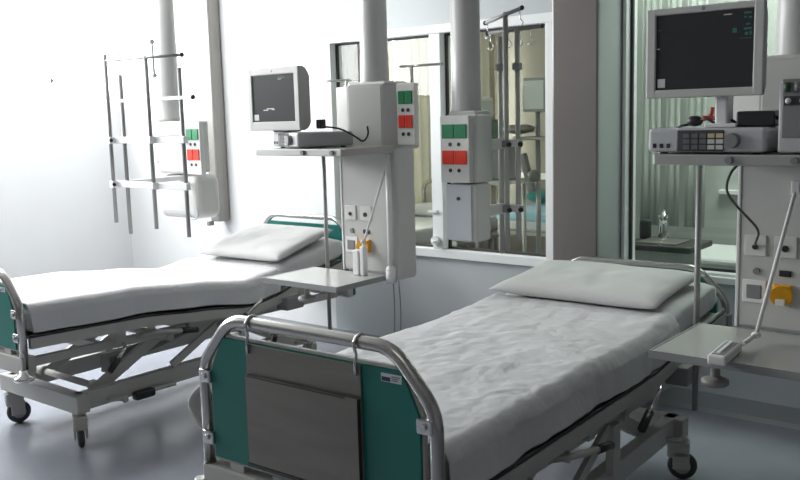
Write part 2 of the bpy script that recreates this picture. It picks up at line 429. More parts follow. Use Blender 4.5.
def bed(label, loc, rz, prof, L, ftop, htop, group, castor_turn):
    t = thing('hospital_bed', label, 'bed', loc, rz, group)
    # ---- foot end
    b = MB(); end_tube(b, 0, ftop-0.018, 0.145, 0.50, 0.019); fr = b.build('foot_rail', 'chrome', t)
    b = MB(); z0 = 0.585
    b.prism([(-0.39, z0), (0.39, z0), (0.39, ftop-0.185), (0.335, ftop-0.072), (-0.335, ftop-0.072), (-0.39, ftop-0.185)], 'y', -0.012, 0.012, 0.002)
    fp = b.build('foot_panel', 'teal', t)
    b = MB(); b.prism([(-0.398, z0-0.008), (0.398, z0-0.008), (0.398, ftop-0.182), (0.341, ftop-0.064), (-0.341, ftop-0.064), (-0.398, ftop-0.182)], 'y', -0.006, 0.008, 0.001)
    b.build('panel_edging', 'frame', fp)
    for sx in (-1, 1):
        for z in (ftop-0.20, z0+0.06):
            b = MB(); b.box(min(sx*0.385, sx*0.432), max(sx*0.385, sx*0.432), -0.024, 0.022, z-0.02, z+0.02, 0.004)
            b.cyl((sx*0.408, -0.024, z), (sx*0.408, -0.031, z), 0.009)
            b.build('panel_clip', 'shiny', fp)
    b = MB(); b.box(0.27, 0.335, -0.0135, -0.0121, ftop-0.106, ftop-0.084); lb = b.build('panel_label', 'label', fp)
    # small marks printed on the label
    b2 = MB(); b2.box(0.272, 0.300, -0.0142, -0.0136, ftop-0.104, ftop-0.093)
    for k in range(3): b2.box(0.304, 0.331-0.004*k, -0.0142, -0.0136, ftop-0.091-0.005*k, ftop-0.089-0.005*k)
    b2.build('label_print', 'ink', fp)
    b = MB(); b.box(-0.445, 0.445, -0.02, 0.05, 0.475, 0.555, 0.006)
    for sx in (-0.3, -0.12, 0.12, 0.3): b.box(sx-0.03, sx+0.03, -0.008, 0.02, 0.555, 0.578, 0.002)
    b.build('foot_crossbar', 'frame', t)
    for sx in (-1, 1):
        b = MB(); b.lathe([(0.012, 0.0), (0.042, 0.0), (0.048, 0.008), (0.044, 0.02), (0.02, 0.03), (0.018, 0.05)], (sx*0.455, -0.02, 0.455))
        b.build('bumper_wheel', 'shiny', t)
    # ---- head end
    b = MB(); end_tube(b, L, htop-0.018, 0.13, 0.45, 0.017); b.build('head_rail', 'chrome', t)
    b = MB(); b.prism([(-0.39, 0.52), (0.39, 0.52), (0.39, htop-0.17), (0.33, htop-0.062), (-0.33, htop-0.062), (-0.39, htop-0.17)], 'y', L-0.012, L+0.012, 0.002)
    b.build('head_panel', 'teal', t)
    for sx in (-1, 1):
        b = MB(); b.box(min(sx*0.385, sx*0.45), max(sx*0.385, sx*0.45), L-0.03, L+0.03, 0.62, 0.68, 0.006)
        b.build('head_clip', 'grey', t)
    b = MB(); b.box(-0.44, 0.44, L-0.06, L+0.0, 0.44, 0.50, 0.006); b.build('head_crossbar', 'frame', t)
    # ---- deck under the mattress
    dz = lambda v: profile_z(prof, v)
    vs = [0.03+(L-0.09)*i/24 for i in range(25)]
    for sx in (-1, 1):
        b = MB()
        pts = [(sx*0.436, v, dz(v)-0.026) for v in vs]
        for a, c in zip(pts, pts[1:]): b.beam(a, Vector(c)+(Vector(c)-Vector(a)).normalized()*0.004, 0.026, 0.05)
        b.build('deck_rail', 'frame', t)
        b = MB(); b.tube([(sx*0.440, v, dz(v)+0.005) for v in vs], 0.0075); b.build('deck_trim', 'black', t)
    b = MB(); n = 30; top = []
    for i in range(n+1):
        v = 0.05+(L-0.12)*i/n; top.append((v, dz(v)-0.004))
    poly = [(v, z) for v, z in top]+[(v, z-0.012) for v, z in reversed(top)]
    b.prism(poly, 'x', -0.425, 0.425); b.build('deck_panel', 'frame', t)
    # ---- lower frame that carries the deck
    b = MB()
    for sx in (-1, 1):
        b.beam((sx*0.33, 0.05, 0.50), (sx*0.33, L-0.06, 0.455), 0.03, 0.045, 0.003)
    for v in (0.5, 1.05, 1.6): b.box(-0.33, 0.33, v-0.02, v+0.02, 0.452, 0.492)
    b.build('middle_frame', 'frame', t)
    for sx in (-1, 1):
        for v in (0.55, 1.0, 1.32, 1.85):
            zt = dz(v)-0.03
            if zt-0.49 > 0.015:
                MB().box(sx*0.36-0.014, sx*0.36+0.014, v-0.025, v+0.025, 0.475, zt).build('deck_post', 'frame', t)
    # base: two long beams, two cross beams
    b = MB(); bz = 0.235
    for sx in (-1, 1): b.box(sx*0.31-0.026, sx*0.31+0.026, 0.30, L-0.30, bz-0.045, bz+0.045, 0.004)
    for v in (0.31, L-0.33): b.box(-0.375, 0.375, v-0.035, v+0.035, bz-0.045, bz+0.045, 0.006)
    b.build('base_frame', 'frame', t)
    # lifting arms: a welded frame from base to middle frame at each end
    for v0, v1 in ((0.46, 0.86), (L-0.52, L-0.92)):
        b = MB()
        for sx in (-0.25, 0.25):
            b.beam((sx, v0, bz+0.02), (sx, v1, 0.455), 0.03, 0.06, 0.004)
            b.cyl((sx-0.03, v0, bz+0.035), (sx+0.03, v0, bz+0.035), 0.03)
            b.cyl((sx-0.03, v1, 0.455), (sx+0.03, v1, 0.455), 0.03)
        b.cyl((-0.36, v1, 0.455), (0.36, v1, 0.455), 0.02); b.cyl((-0.29, v0, bz+0.035), (0.29, v0, bz+0.035), 0.018)
        b.build('lifting_arm', 'frame', t)
    b = MB(); b.cyl((0.0, 0.75, 0.30), (0.0, 1.35, 0.40), 0.035); b.cyl((0.0, 1.33, 0.395), (0.0, 1.62, 0.44), 0.018); b.box(-0.05, 0.05, 0.68, 0.80, 0.24, 0.34, 0.01)
    b.build('lift_actuator', 'frame_d', t)
    for sx in (-1, 1):
        MB().beam((sx*0.35, 0.86, 0.30), (sx*0.35, 1.18, 0.46), 0.02, 0.04).build('brace', 'frame', t)
        MB().box(sx*0.35-0.015, sx*0.35+0.015, 1.2, 1.26, 0.27, 0.46).build('guide_post', 'frame', t)
    # castors
    for sx in (-1, 1):
        for v in (0.31, L-0.33):
            x = 0.0; y = 0.0; fw = 0.03
            b = MB(); b.cyl((0, 0, bz-0.04), (0, 0, 0.17), 0.022)
            b.box(-0.034, 0.034, -0.035, fw+0.03, 0.10, 0.175, 0.012)
            b.box(-0.034, -0.022, -0.01, fw+0.03, 0.05, 0.13, 0.004); b.box(0.022, 0.034, -0.01, fw+0.03, 0.05, 0.13, 0.004)
            cs = b.build('castor', 'frame', t)
            b = MB(); b.torus((0, fw, 0.062), (1, 0, 0), 0.046, 0.0165, 28, 10); b.build('castor_tyre', 'rubber', cs)
            b = MB(); b.cyl((-0.012, fw, 0.062), (0.012, fw, 0.062), 0.038, n=24); b.build('castor_hub', 'hub', cs)
            cs.location = (sx*0.33, v, 0); cs.rotation_euler = (0, 0, R(castor_turn.get((sx, v > 1), 20)))
    # pedals and cranks
    for sx, v, ln in ((1, 0.47, 0.07), (1, L-0.45, 0.07)):
        b = MB(); b.tube([(sx*0.31, v, bz-0.02), (sx*0.36, v, bz-0.02), (sx*0.385, v+0.06, bz-0.03)], 0.010, 0.02); b.ball((sx*0.387, v+0.065, bz-0.03), 0.018)
        b.build('brake_pedal', 'frame', t)
    b = MB(); b.tube([(0.31, 0.66, bz-0.03), (0.370, 0.66, bz-0.03), (0.370, 0.86, bz-0.035)], 0.011, 0.02)
    pd = b.build('foot_pedal', 'frame', t)
    MB().box(0.345, 0.395, 0.60, 0.72, bz-0.06, bz-0.015, 0.012).build('pedal_pad', 'black', pd)
    b = MB(); b.tube([(0.32, 0.58, 0.49), (0.432, 0.53, 0.485), (0.44, 0.475, 0.435)], 0.009, 0.03); cr = b.build('release_lever', 'shiny', t)
    MB().tube([(0.44, 0.478, 0.437), (0.445, 0.42, 0.385)], 0.016).build('lever_grip', 'black', cr)
    # head end lever
    b = MB(); b.tube([(0.41, 1.50, 0.57), (0.455, 1.42, 0.56), (0.458, 1.30, 0.50)], 0.009, 0.03); cr = b.build('release_lever', 'shiny', t)
    MB().tube([(0.458, 1.305, 0.502), (0.46, 1.225, 0.46)], 0.016).build('lever_grip', 'black', cr)
    # accessory holder at the head corner
    b = MB(); b.tube([(0.33, 0.66, 0.50), (0.445, 0.70, 0.53), (0.462, 0.86, 0.505)], 0.012, 0.04); sl = b.build('side_lever', 'frame', t)
    MB().tube([(0.462, 0.855, 0.506), (0.464, 0.955, 0.49)], 0.015).build('lever_grip', 'black', sl)
    b = MB(); b.box(0.40, 0.49, 1.60, 1.74, dz(1.7)-0.13, dz(1.7)-0.055, 0.006); b.build('accessory_block', 'grey', t)
    return t

def mattress(label, t_loc, rz, prof, L, th, group):
    # profile-following padded slab, sheeted
    n = 60; m = 20; x_h = 0.405; b = MB(); rings = []
    def sup(a):
        c, s = math.cos(a), math.sin(a); e = 0.28
        return math.copysign(abs(c)**e, c), math.copysign(abs(s)**e, s)
    for i in range(n+1):
        f = i/n; v = 0.045+(L-0.10)*f
        q = min(f, 1-f)*(L-0.10); sh = 1.0 if q > 0.05 else math.sqrt(max(0.0, 1-((0.05-q)/0.05)**2))*0.25+0.75
        ring = []
        for k in range(4*m):
            cx_, cz_ = sup(2*math.pi*k/(4*m))
            x = cx_*x_h*(0.985+0.015*sh); z = profile_z(prof, v)+0.004+th/2+cz_*th/2*sh
            w_ = noise.noise(Vector((x*5, v*5, z*5)))*0.004
            if cz_ > 0: z += w_
            ring.append(b.bm.verts.new((x, v, z)))
        rings.append(ring)
    for A, B in zip(rings, rings[1:]):
        for k in range(4*m):
            f = b.bm.faces.new([A[k], A[(k+1) % (4*m)], B[(k+1) % (4*m)], B[k]]); f.smooth = True
    b.bm.faces.new(rings[0][::-1]); b.bm.faces.new(rings[-1])
    o = b.build('mattress', 'sheet'); o.location = t_loc; o.rotation_euler = (0, 0, rz)
    return tag(o, label, 'mattress', group)

def blanket(label, t_loc, rz, prof, th, v0, v1, hangL, hangR, seed, rough, group, corner=0.0, fold=True):
    # cloth over the mattress; hang*(v) gives how far the edge drops on each side
    x_h = 0.415; n = 230; ms, mt, rr = 18, 80, 6; rad = 0.035
    b = MB(); rows = []
    for i in range(n+1):
        f = i/n; v = v0+(v1-v0)*f
        zt = profile_z(prof, v)+th+0.012
        hl, hr = hangL(v), hangR(v)
        pts = []
        for k in range(ms): # left side from bottom up
            d = hl*(1-k/ms); pts.append((-x_h-0.010-0.02*(d/hl)**1.5*abs(math.sin(v*9+seed)), zt-rad-d, (-1, 0)))
        for k in range(rr+1):
            a = math.pi-(math.pi/2)*k/rr; pts.append((-x_h-0.010+rad+rad*math.cos(a), zt-rad+rad*math.sin(a), (math.cos(a), math.sin(a))))
        for k in range(1, mt):
            x = (-x_h-0.01+rad)+(2*(x_h+0.01-rad))*k/mt; pts.append((x, zt, (0, 1)))
        for k in range(rr+1):
            a = math.pi/2-(math.pi/2)*k/rr; pts.append((x_h+0.010-rad+rad*math.cos(a), zt-rad+rad*math.sin(a), (math.cos(a), math.sin(a))))
        for k in range(1, ms+1):
            d = hr*k/ms; pts.append((x_h+0.010+0.014*(d/hr)**1.5*abs(math.sin(v*7+seed)), zt-rad-d, (1, 0)))
        row = []
        for (x, z, nr) in pts:
            P = Vector((x*2.2, v*2.2, z*2.2+seed))
            h = noise.noise(P*1.4)*0.40+abs(noise.noise(P*3.4+Vector((4, 2, 1))))*0.35+noise.noise(Vector((x*9, v*3.2+x*2.5, seed)))*0.28+abs(noise.noise(P*6.3))*0.30+noise.noise(P*11)*0.14+noise.noise(P*23)*0.07
            h += 0.35*max(0, 1-abs(math.sin((v*1.1+x*0.6)*2.6+seed)*3.0))
            # sides hang in soft vertical folds
            if nr[1] == 0:
                h = h*0.7+0.7*noise.noise(Vector((v*11, seed, z*2)))
            e = min(f, 1-f); amp = rough*(1 if fold else 0.5)*min(1, 0.35+e*14)
            dd = max(0, h)*amp if nr[1] > 0.2 else h*amp*0.8+0.006
            yv = v+0.012*noise.noise(P*2.5)*(1 if 0 < e else 1)
            row.append(b.bm.verts.new((x+nr[0]*dd, yv, z+nr[1]*dd)))
        rows.append(row)
    for A, B in zip(rows, rows[1:]):
        for k in range(len(A)-1):
            f = b.bm.faces.new([A[k], A[k+1], B[k+1], B[k]]); f.smooth = True
    o = b.build('blanket', 'sheet'); o.location = t_loc; o.rotation_euler = (0, 0, rz)
    md = o.modifiers.new('thickness', 'SOLIDIFY'); md.thickness = 0.007; md.offset = 1
    return tag(o, label, 'blanket', group)

def pillow(label, t_loc, rz, u, v, z, sx, sy, h, tilt, group, twist=0.0, seed=1):
    b = MB(); n = 40; mesh = {}
    for side in (1, -1):
        for i in range(n+1):
            for j in range(n+1):
                a, c = -1+2*i/n, -1+2*j/n
                e = max(0.0, (1-a**4))*max(0.0, (1-c**4))
                zz = side*h/2*(e**0.42)
                x = a*sx/2*(1-0.06*(1-c*c)*(abs(a)**3)); y = c*sy/2*(1-0.07*(1-a*a)*(abs(c)**3))
                if side == 1: zz += noise.noise(Vector((x*7, y*7, seed)))*0.010*e+noise.noise(Vector((x*19, y*15, seed)))*0.004*e
                edge = i in (0, n) or j in (0, n)
                key = (i, j) if edge else (i, j, side)
                if key not in mesh: mesh[key] = b.bm.verts.new((x, y, zz))
        for i in range(n):
            for j in range(n):
                q = []
                for (ii, jj) in ((i, j), (i+1, j), (i+1, j+1), (i, j+1)):
                    q.append(mesh[(ii, jj)] if (ii in (0, n) or jj in (0, n)) else mesh[(ii, jj, side)])
                f = b.bm.faces.new(q if side == 1 else q[::-1]); f.smooth = True
    o = b.build('pillow', 'pillow')
    m = Matrix.Translation(t_loc) @ Matrix.Rotation(rz, 4, 'Z') @ Matrix.Translation((u, v, z)) @ Matrix.Rotation(twist, 4, 'Z') @ Matrix.Rotation(tilt, 4, 'X')
    o.matrix_world = m
    return tag(o, label, 'pillow', group)

BL = 2.255
F_LOC, F_RZ = (-1.688, 1.675, 0), 0.0231
L_LOC, L_RZ = (-4.235, 1.976, 0), 0.0038
PF = [(0.0, 0.612), (1.40, 0.618), (1.60, 0.638), (1.84, 0.672), (2.25, 0.70)]
PL = [(0.0, 0.640), (0.60, 0.620), (1.03, 0.578), (1.36, 0.535), (1.55, 0.56), (1.80, 0.625), (2.25, 0.70)]
bed('hospital bed nearest the camera, steel chart holder hanging on its teal foot panel', F_LOC, F_RZ, PF, BL, 1.037, 0.892, 'hospital beds', {(1, True): -70})
bed('left hospital bed by the bright outer wall, foot end cut off by the picture edge', L_LOC, L_RZ, PL, BL, 0.955, 0.962, 'hospital beds', {(1, False): 62, (-1, False): -20})
mattress('white sheeted mattress on the bed nearest the camera', F_LOC, F_RZ, PF, BL, 0.135, 'mattresses')
mattress('white sheeted mattress on the left bed by the bright wall', L_LOC, L_RZ, PL, BL, 0.135, 'mattresses')
blanket('crumpled white cover spread over the mattress of the bed nearest the camera', F_LOC, F_RZ, PF, 0.135, 0.045, 1.64,
        lambda v: 0.085+0.05*math.exp(-((v-0.12)/0.16)**2), lambda v: 0.090+0.005*math.sin(v*6), 3.0, 0.015, 'bed covers')
blanket('smoother white cover over the mattress of the left bed by the bright wall', L_LOC, L_RZ, PL, 0.135, 0.045, 1.60,
        lambda v: 0.085, lambda v: 0.09+0.004*math.sin(v*5), 8.0, 0.012, 'bed covers', fold=False)
pillow('large flat white pillow at the head of the bed nearest the camera', F_LOC, F_RZ, -0.015, 1.86, 0.848, 0.78, 0.54, 0.075, R(5), 'pillows', R(-1), 2)
pillow('white pillow leaning on the raised head end of the left bed', L_LOC, L_RZ, 0.05, 1.86, 0.825, 0.70, 0.54, 0.085, R(13), 'pillows', R(3), 5)
# corner of the bed sheet hanging out at the foot of the near bed
b = MB(); rows = []
for i in range(15):
    a = i/14; row = []
    for j in range(15):
        c = j/14
        wv = math.sin(a*math.pi)
        x = -0.46-0.085*math.sin(c*math.pi*0.85)-0.012*math.sin(a*9); y = 0.02+0.30*a+0.015*math.sin(c*5); z = 0.80-(0.12+0.15*wv)*c
        row.append(b.bm.verts.new((x, y, z)))
    rows.append(row)
for A, B in zip(rows, rows[1:]):
    for k in range(14):
        f = b.bm.faces.new([A[k], A[k+1], B[k+1], B[k]]); f.smooth = True
o = b.build('hanging_sheet_corner', 'sheet'); o.modifiers.new('thickness', 'SOLIDIFY').thickness = 0.006
o.location = F_LOC; o.rotation_euler = (0, 0, F_RZ)
tag(o, 'white sheet corner hanging out beside the left post of the near footboard', 'sheet')

# steel chart holder hooked over the near foot rail
t = thing('chart_holder', 'flat steel chart holder hooked over the foot rail of the near bed', 'chart holder', F_LOC, F_RZ)
zt = 0.962
b = MB(); b.box(-0.225, 0.205, -0.018, -0.013, 0.60, zt, 0.001); b.build('back_plate', 'steel', t)
b = MB()
b.box(-0.219, 0.201, -0.031, -0.028, 0.61, 0.874, 0.001)
b.build('pocket_front', 'steel', t)
b = MB(); b.box(-0.225, 0.205, -0.031, -0.018, 0.598, 0.608); b.box(-0.2195, -0.2165, -0.0305, -0.018, 0.60, 0.872); b.box(0.198, 0.2015, -0.0305, -0.018, 0.60, 0.872)
b.box(-0.215, 0.160, -0.0317, -0.0305, 0.868, 0.8735)
b.build('pocket_rim', 'lip', t)
for u in (-0.212, 0.193):
    zc = 1.014; pts = [(u, -0.0225, 0.935), (u, -0.0235, 0.965), (u, -0.018, 0.985)]
    for k in range(9):
        a = R(-150+k*32.0)
        pts.append((u, 0.025*math.sin(a)-0.0, zc+0.027*math.cos(a)) if False else (u, -0.0265*math.cos(R(-40+k*30)), zc+0.0265*math.sin(R(-40+k*30))))
    b = MB(); b.tube(pts, 0.0045, 0.004); b.build('hook', 'shiny', t)
o = MB().tube([(-0.17, 0.034, 1.025), (-0.17, 0.045, 0.985), (-0.16, 0.03, 0.955), (-0.15, 0.03, 0.985)], 0.008, 0.02).build('bed_hook', 'black')
o.location = F_LOC; o.rotation_euler = (0, 0, F_RZ)
tag(o, 'small dark hook behind the foot rail beside the left chart holder hook', 'hook')

# ============================================================ PENDANTS
def socket_panel(parent, x0, x1, y, z0, z1):
    # green pair above, red pair below, each with two small dots under it; faces -Y
    b = MB(); b.box(x0, x1, y, y+0.035, z0, z1, 0.003); p = b.build('socket_panel', 'plate', parent)
    wd = x1-x0; g = 0.008; cw = (wd-0.028)/2
    for m, zc in (('green', z1-(z1-z0)*0.23), ('red', z1-(z1-z0)*0.62)):
        for k in (0, 1):
            xa = x0+0.012+k*(cw+0.004)
            q = MB(); q.box(xa, xa+cw, y-0.006, y+0.001, zc-0.105*(z1-z0), zc+0.105*(z1-z0), 0.003)
            q.build(m+'_socket', m, p)
        for k in (0, 1):
            xc = (x0+x1)/2+(-0.5+k)*0.30*wd
            q = MB(); q.cyl((xc, y-0.003, zc-0.062), (xc, y+0.001, zc-0.062), 0.0095, n=14); q.build('indicator', 'black', p)
    return p

def column(parent, x, y, z0):
    b = MB(); b.lathe([(0.080, 0), (0.079, 0.02), (0.075, 0.03), (0.073, 0.15), (0.071, 0.17), (0.070, 1.3)], (x, y, z0))
    c = b.build('column', 'column', parent)
    hz = H-parent.location.z
    b = MB(); b.lathe([(0.069, z0+1.3-0.001), (0.069, hz-0.05), (0.14, hz-0.03), (0.14, hz-0.001)], (x, y, 0)); b.build('ceiling_flange', 'column', c)
    return c

# ---- pendant in the middle right, in front of the second pane
X, Y = -2.36, 3.50
t = thing('rack_pendant', 'column pendant with infusion poles in front of the right window pane', 'medical pendant', (X, Y, 0.98), 0, 'rack pendants')
z = lambda h: h-0.98
column(t, -0.105, 0.10, z(1.60))
b = MB(); b.box(-0.165, 0.01, 0.012, 0.15, z(1.27), z(1.595), 0.008); b.box(-0.155, 0.0, 0.02, 0.14, z(1.59), z(1.612), 0.006)
b.build('service_head', 'body', t)
socket_panel(t, -0.178, -0.012, -0.02, z(1.272), z(1.590))
b = MB(); b.box(-0.155, 0.012, 0.0, 0.13, z(0.985), z(1.265), 0.014); lo = b.build('lower_housing', 'body', t)
MB().box(-0.158, -0.012, -0.008, 0.004, z(0.992), z(1.262), 0.002).build('front_door', 'body2', lo)
MB().cyl((-0.085, -0.014, z(1.195)), (-0.085, -0.006, z(1.195)), 0.009).build('door_lock', 'black', lo)
# support arms, clamps and poles
for zz, ya in ((1.445, 0.12), (1.125, 0.12)):
    b = MB(); b.beam((-0.02, 0.12, z(zz)), (0.02, 0.235, z(zz+0.005)), 0.03, 0.05, 0.004); b.beam((-0.02, 0.235, z(zz+0.005)), (0.10, 0.25, z(zz+0.005)), 0.03, 0.035, 0.004)
    b.build('support_arm', 'plate', t)
poles = [(-0.005, 0.25, 0.90, 1.965, 'pole'), (0.043, 0.225, 0.93, 2.075, 'pole'), (0.085, 0.262, 0.97, 1.995, 'pole')]
for i, (px, py, za, zb, nm) in enumerate(poles):
    po = MB().cyl((px, py, z(za)), (px, py, z(zb)), 0.0125).build('infusion_pole', 'pole_light', t)
    for zz in (1.445, 1.125):
        b = MB(); b.box(px-0.017, px+0.017, py-0.02, py+0.02, z(zz-0.015), z(zz+0.02), 0.004); b.build('clamp', 'pole', po)
        MB().cyl((px+0.02, py-0.02, z(zz)), (px+0.034, py-0.026, z(zz)), 0.011).build('clamp_knob', 'black', po)
    if i != 1:
        b = MB(); b.box(px-0.018, px+0.018, py-0.022, py+0.018, z(1.80), z(1.835), 0.004); b.build('clamp', 'grey', po)
def hook_bar(parent, a, c, ends, za, zc):
    b = MB(); b.cyl((*a, za), (*c, zc), 0.0095); hb = b.build('hook_bar', 'pole', parent)
    for e, ze in ((a, za), (c, zc)):
        MB().ball((*e, ze), 0.012).build('bar_cap', 'black', hb)
    for f in ends:
        x = a[0]+(c[0]-a[0])*f; y = a[1]+(c[1]-a[1])*f; zz = za+(zc-za)*f
        b = MB(); b.tube([(x, y, zz), (x, y, zz-0.045), (x+0.02, y, zz-0.062), (x+0.004, y, zz-0.085), (x-0.018, y, zz-0.07)], 0.0026, 0.012, 8); b.build('bag_hook', 'shiny', hb)
hook_bar(t, (-0.11, 0.285), (0.17, 0.165), (0.06, 0.95), z(2.040), z(2.078))
hook_bar(t, (-0.08, 0.255), (0.21, 0.285), (0.06, 0.4, 0.6, 0.8), z(1.985), z(2.000))

# ---- far left pendant with the four pole rack
AX, AY = -4.50, 3.50
t = thing('rack_pendant', 'far left column pendant with a four pole rail rack over the left bed', 'medical pendant', (AX, AY, 0.98), 0, 'rack pendants')
column(t, -0.29, 0.10, z(1.60))
b = MB(); b.box(-0.32, -0.02, 0.01, 0.20, z(1.27), z(1.60), 0.02, seg=3); b.box(-0.38, -0.30, 0.03, 0.18, z(1.33), z(1.585), 0.02)
b.build('service_head', 'body', t)
socket_panel(t, -0.005, 0.135, -0.005, z(1.27), z(1.592))
b = MB(); b.box(-0.345, 0.07, 0.01, 0.20, z(0.985), z(1.262), 0.05, seg=4); lo = b.build('lower_housing', 'body', t)
MB().torus((-0.0, 0.02, z(1.03)), (0, 1, 0), 0.045, 0.008).build('housing_ring', 'body2', lo)
# rack in front, in world offsets from (AX, AY)
ry = -0.475
b = MB()
for zz in (1.50, 1.245):
    b.box(-0.08, 0.60, ry-0.010, ry+0.012, z(zz-0.018), z(zz+0.018), 0.003)
    b.beam((-0.05, ry+0.01, z(zz)), (-0.10, 0.02, z(zz)), 0.025, 0.03)
b.build('rack_rail', 'alu', t)
for px, dy, za, zb in ((-0.055, -0.025, 1.02, 1.99), (0.00, 0.03, 0.95, 1.87), (0.33, -0.025, 1.005, 1.96), (0.545, 0.03, 0.965, 1.885)):
    po = MB().cyl((px, ry+dy, z(za)), (px, ry+dy, z(zb)), 0.0115).build('rack_pole', 'pole', t)
    for zz in (1.50, 1.245):
        MB().box(px-0.018, px+0.018, ry+dy-0.018, ry+dy+0.018, z(zz-0.02), z(zz+0.02), 0.004).build('clamp', 'alu', po)
        if px < 0.1: MB().cyl((px+0.018, ry+dy-0.01, z(zz)), (px+0.034, ry+dy-0.018, z(zz)), 0.010).build('clamp_knob', 'black', po)
b = MB(); b.cyl((-0.065, ry-0.025, z(1.955)), (0.645, ry-0.025, z(1.945)), 0.008); hb = b.build('hook_bar', 'pole', t)
MB().ball((0.645, ry-0.025, z(1.945)), 0.013).build('bar_cap', 'black', hb)
b = MB(); b.box(-0.15, 0.645, ry+0.018, ry+0.030, z(1.715), z(1.735), 0.002); b.build('cross_rail', 'alu', t)
MB().ball((0.655, ry+0.024, z(1.725)), 0.013).build('rail_cap', 'black', t)
b = MB(); b.cyl((0.40, ry-0.025, z(1.85)), (0.395, ry-0.025, z(2.03)), 0.006); b.ball((0.40, ry-0.025, z(1.85)), 0.014); b.ball((0.395, ry-0.025, z(2.03)), 0.014)
b.build('double_hook', 'alu', t)

# ---- pendants with monitor shelf and bedside table
def table_part(t, x0, x1, y0, y1, zt):
    b = MB(); b.box(x0, x1, y0, y1, zt-0.018, zt, 0.003); tb = b.build('tabletop', 'table', t)
    b = MB(); e = 0.007
    b.box(x0-e, x1+e, y0-e, y0, zt-0.026, zt+0.001); b.box(x0-e, x0, y0, y1, zt-0.026, zt+0.001); b.box(x1, x1+e, y0, y1, zt-0.026, zt+0.001)
    b.build('table_edge', 'table_edge', tb)
    b = MB(); b.box(x0+0.06, x1-0.1, (y0+y1)/2-0.03, (y0+y1)/2+0.03, zt-0.055, zt-0.019, 0.004)
    b.cyl((x0+0.17, y0+0.13, zt-0.11), (x0+0.17, y0+0.13, zt-0.02), 0.016); b.lathe([(0.038, 0), (0.045, 0.006), (0.045, 0.02), (0.02, 0.03)], (x0+0.17, y0+0.13, zt-0.125))
    b.build('table_bracket', 'frame', tb)

def service_face(t, x0, z_):
    # outlets on the front of the lower body
    def plate(cx, cz, w_, h_, m='plate'): return MB().box(x0+cx-w_/2, x0+cx+w_/2, -0.006, 0.001, z_(cz-h_/2), z_(cz+h_/2), 0.002).build('outlet', m, t)
    for cx, dark in ((0.062, 0.010), (0.165, 0.012)):
        p = plate(cx, 1.105, 0.075, 0.075)
        MB().cyl((x0+cx, -0.010, z_(1.10)), (x0+cx, -0.005, z_(1.10)), dark, n=14).build('outlet_hole', 'black', p)
    p = MB().cyl((x0+0.068, -0.008, z_(1.012)), (x0+0.068, 0.001, z_(1.012)), 0.012).build('outlet', 'grey', t)
    p = MB().box(x0+0.145, x0+0.187, -0.006, 0.001, z_(1.0), z_(1.022), 0.003).build('outlet', 'black', t)
    p = plate(0.062, 0.938, 0.082, 0.082, 'white')
    MB().box(x0+0.036, x0+0.088, -0.009, -0.005, z_(0.912), z_(0.962), 0.003).build('outlet_recess', 'grey', p)
    b = MB(); b.cyl((x0+0.162, -0.035, z_(0.935)), (x0+0.155, 0.001, z_(0.935)), 0.036, n=24); b.box(x0+0.127, x0+0.192, -0.02, 0.001, z_(0.905), z_(0.972), 0.006)
    p = b.build('outlet', 'yellow', t); p['label'] = 'yellow plug in its socket'
    MB().box(x0+0.145, x0+0.178, -0.04, -0.03, z_(0.90), z_(0.925), 0.003).build('plug_tab', 'plate', p)

def shelf_pendant(label, X, Y, with_panel, rod_x, group, tx0, tx1, ty0, ty1, sx0):
    # X,Y = front left corner of the lower body
    t = thing('shelf_pendant', label, 'medical pendant', (X, Y, 0.77), 0, group)
    z_ = lambda h: h-0.77
    column(t, 0.15, 0.12, z_(1.75))
    b = MB(); b.prism([(-0.045, 0.03), (0.065, 0.0), (0.29, 0.0), (0.355, 0.05), (0.355, 0.22), (-0.045, 0.22)], 'z', z_(1.43), z_(1.752), 0.006)
    b.box(0.05, 0.30, 0.02, 0.2, z_(1.745), z_(1.77), 0.01)
    b.build('service_head', 'body', t)
    b = MB(); b.box(0.0, 0.335, 0.0, 0.16, z_(0.80), z_(1.43), 0.012); b.build('lower_body', 'body', t)
    b = MB(); b.box(0.325, 0.385, -0.01, 0.14, z_(0.775), z_(1.44), 0.02, seg=3); b.build('side_channel', 'column', t)
    b = MB(); b.cyl((0.345, -0.03, z_(0.80)), (0.345, -0.03, z_(1.41)), 0.014); b.build('table_post', 'white', t)
    b = MB(); b.cyl((0.345, -0.03, z_(0.765)), (0.345, -0.03, z_(0.83)), 0.026); b.ball((0.345, -0.03, z_(0.83)), 0.026); b.build('post_knob', 'white', t)
    MB().box(-0.005, 0.006, -0.004, 0.02, z_(0.80), z_(1.425), 0.002).build('edge_strip', 'white', t)
    service_face(t, 0.0, z_)
    if with_panel: socket_panel(t, 0.362, 0.472, 0.03, z_(1.455), z_(1.755))
    b = MB(); b.box(sx0-X, 0.365, ty0-Y, 0.03, z_(1.418), z_(1.452), 0.004); sh = b.build('shelf', 'shelf', t)
    for cx in (0.12, 0.31):
        MB().cyl((cx, ty0-Y-0.012, z_(1.435)), (cx, ty0-Y+0.001, z_(1.435)), 0.011).build('shelf_bolt', 'grey', sh)
    MB().cyl((rod_x-X, 0.01, z_(0.45)), (rod_x-X, 0.01, z_(1.42)), 0.011).build('hanging_rod', 'pole', t)
    table_part(t, tx0-X, tx1-X, ty0-Y, ty1-Y, z_(0.80))
    return t
tB = shelf_pendant('middle column pendant with monitor shelf and bedside table between the two beds', -3.14, 3.42, True, -3.27, 'shelf pendants', -3.335, -2.84, 3.03, 3.40, -3.355)
tD = shelf_pendant('nearest column pendant at the right edge carrying a large monitor and a wide table', -1.04, 3.24, False, -1.19, 'shelf pendants', -1.163, -0.55, 2.765, 3.225, -1.165)

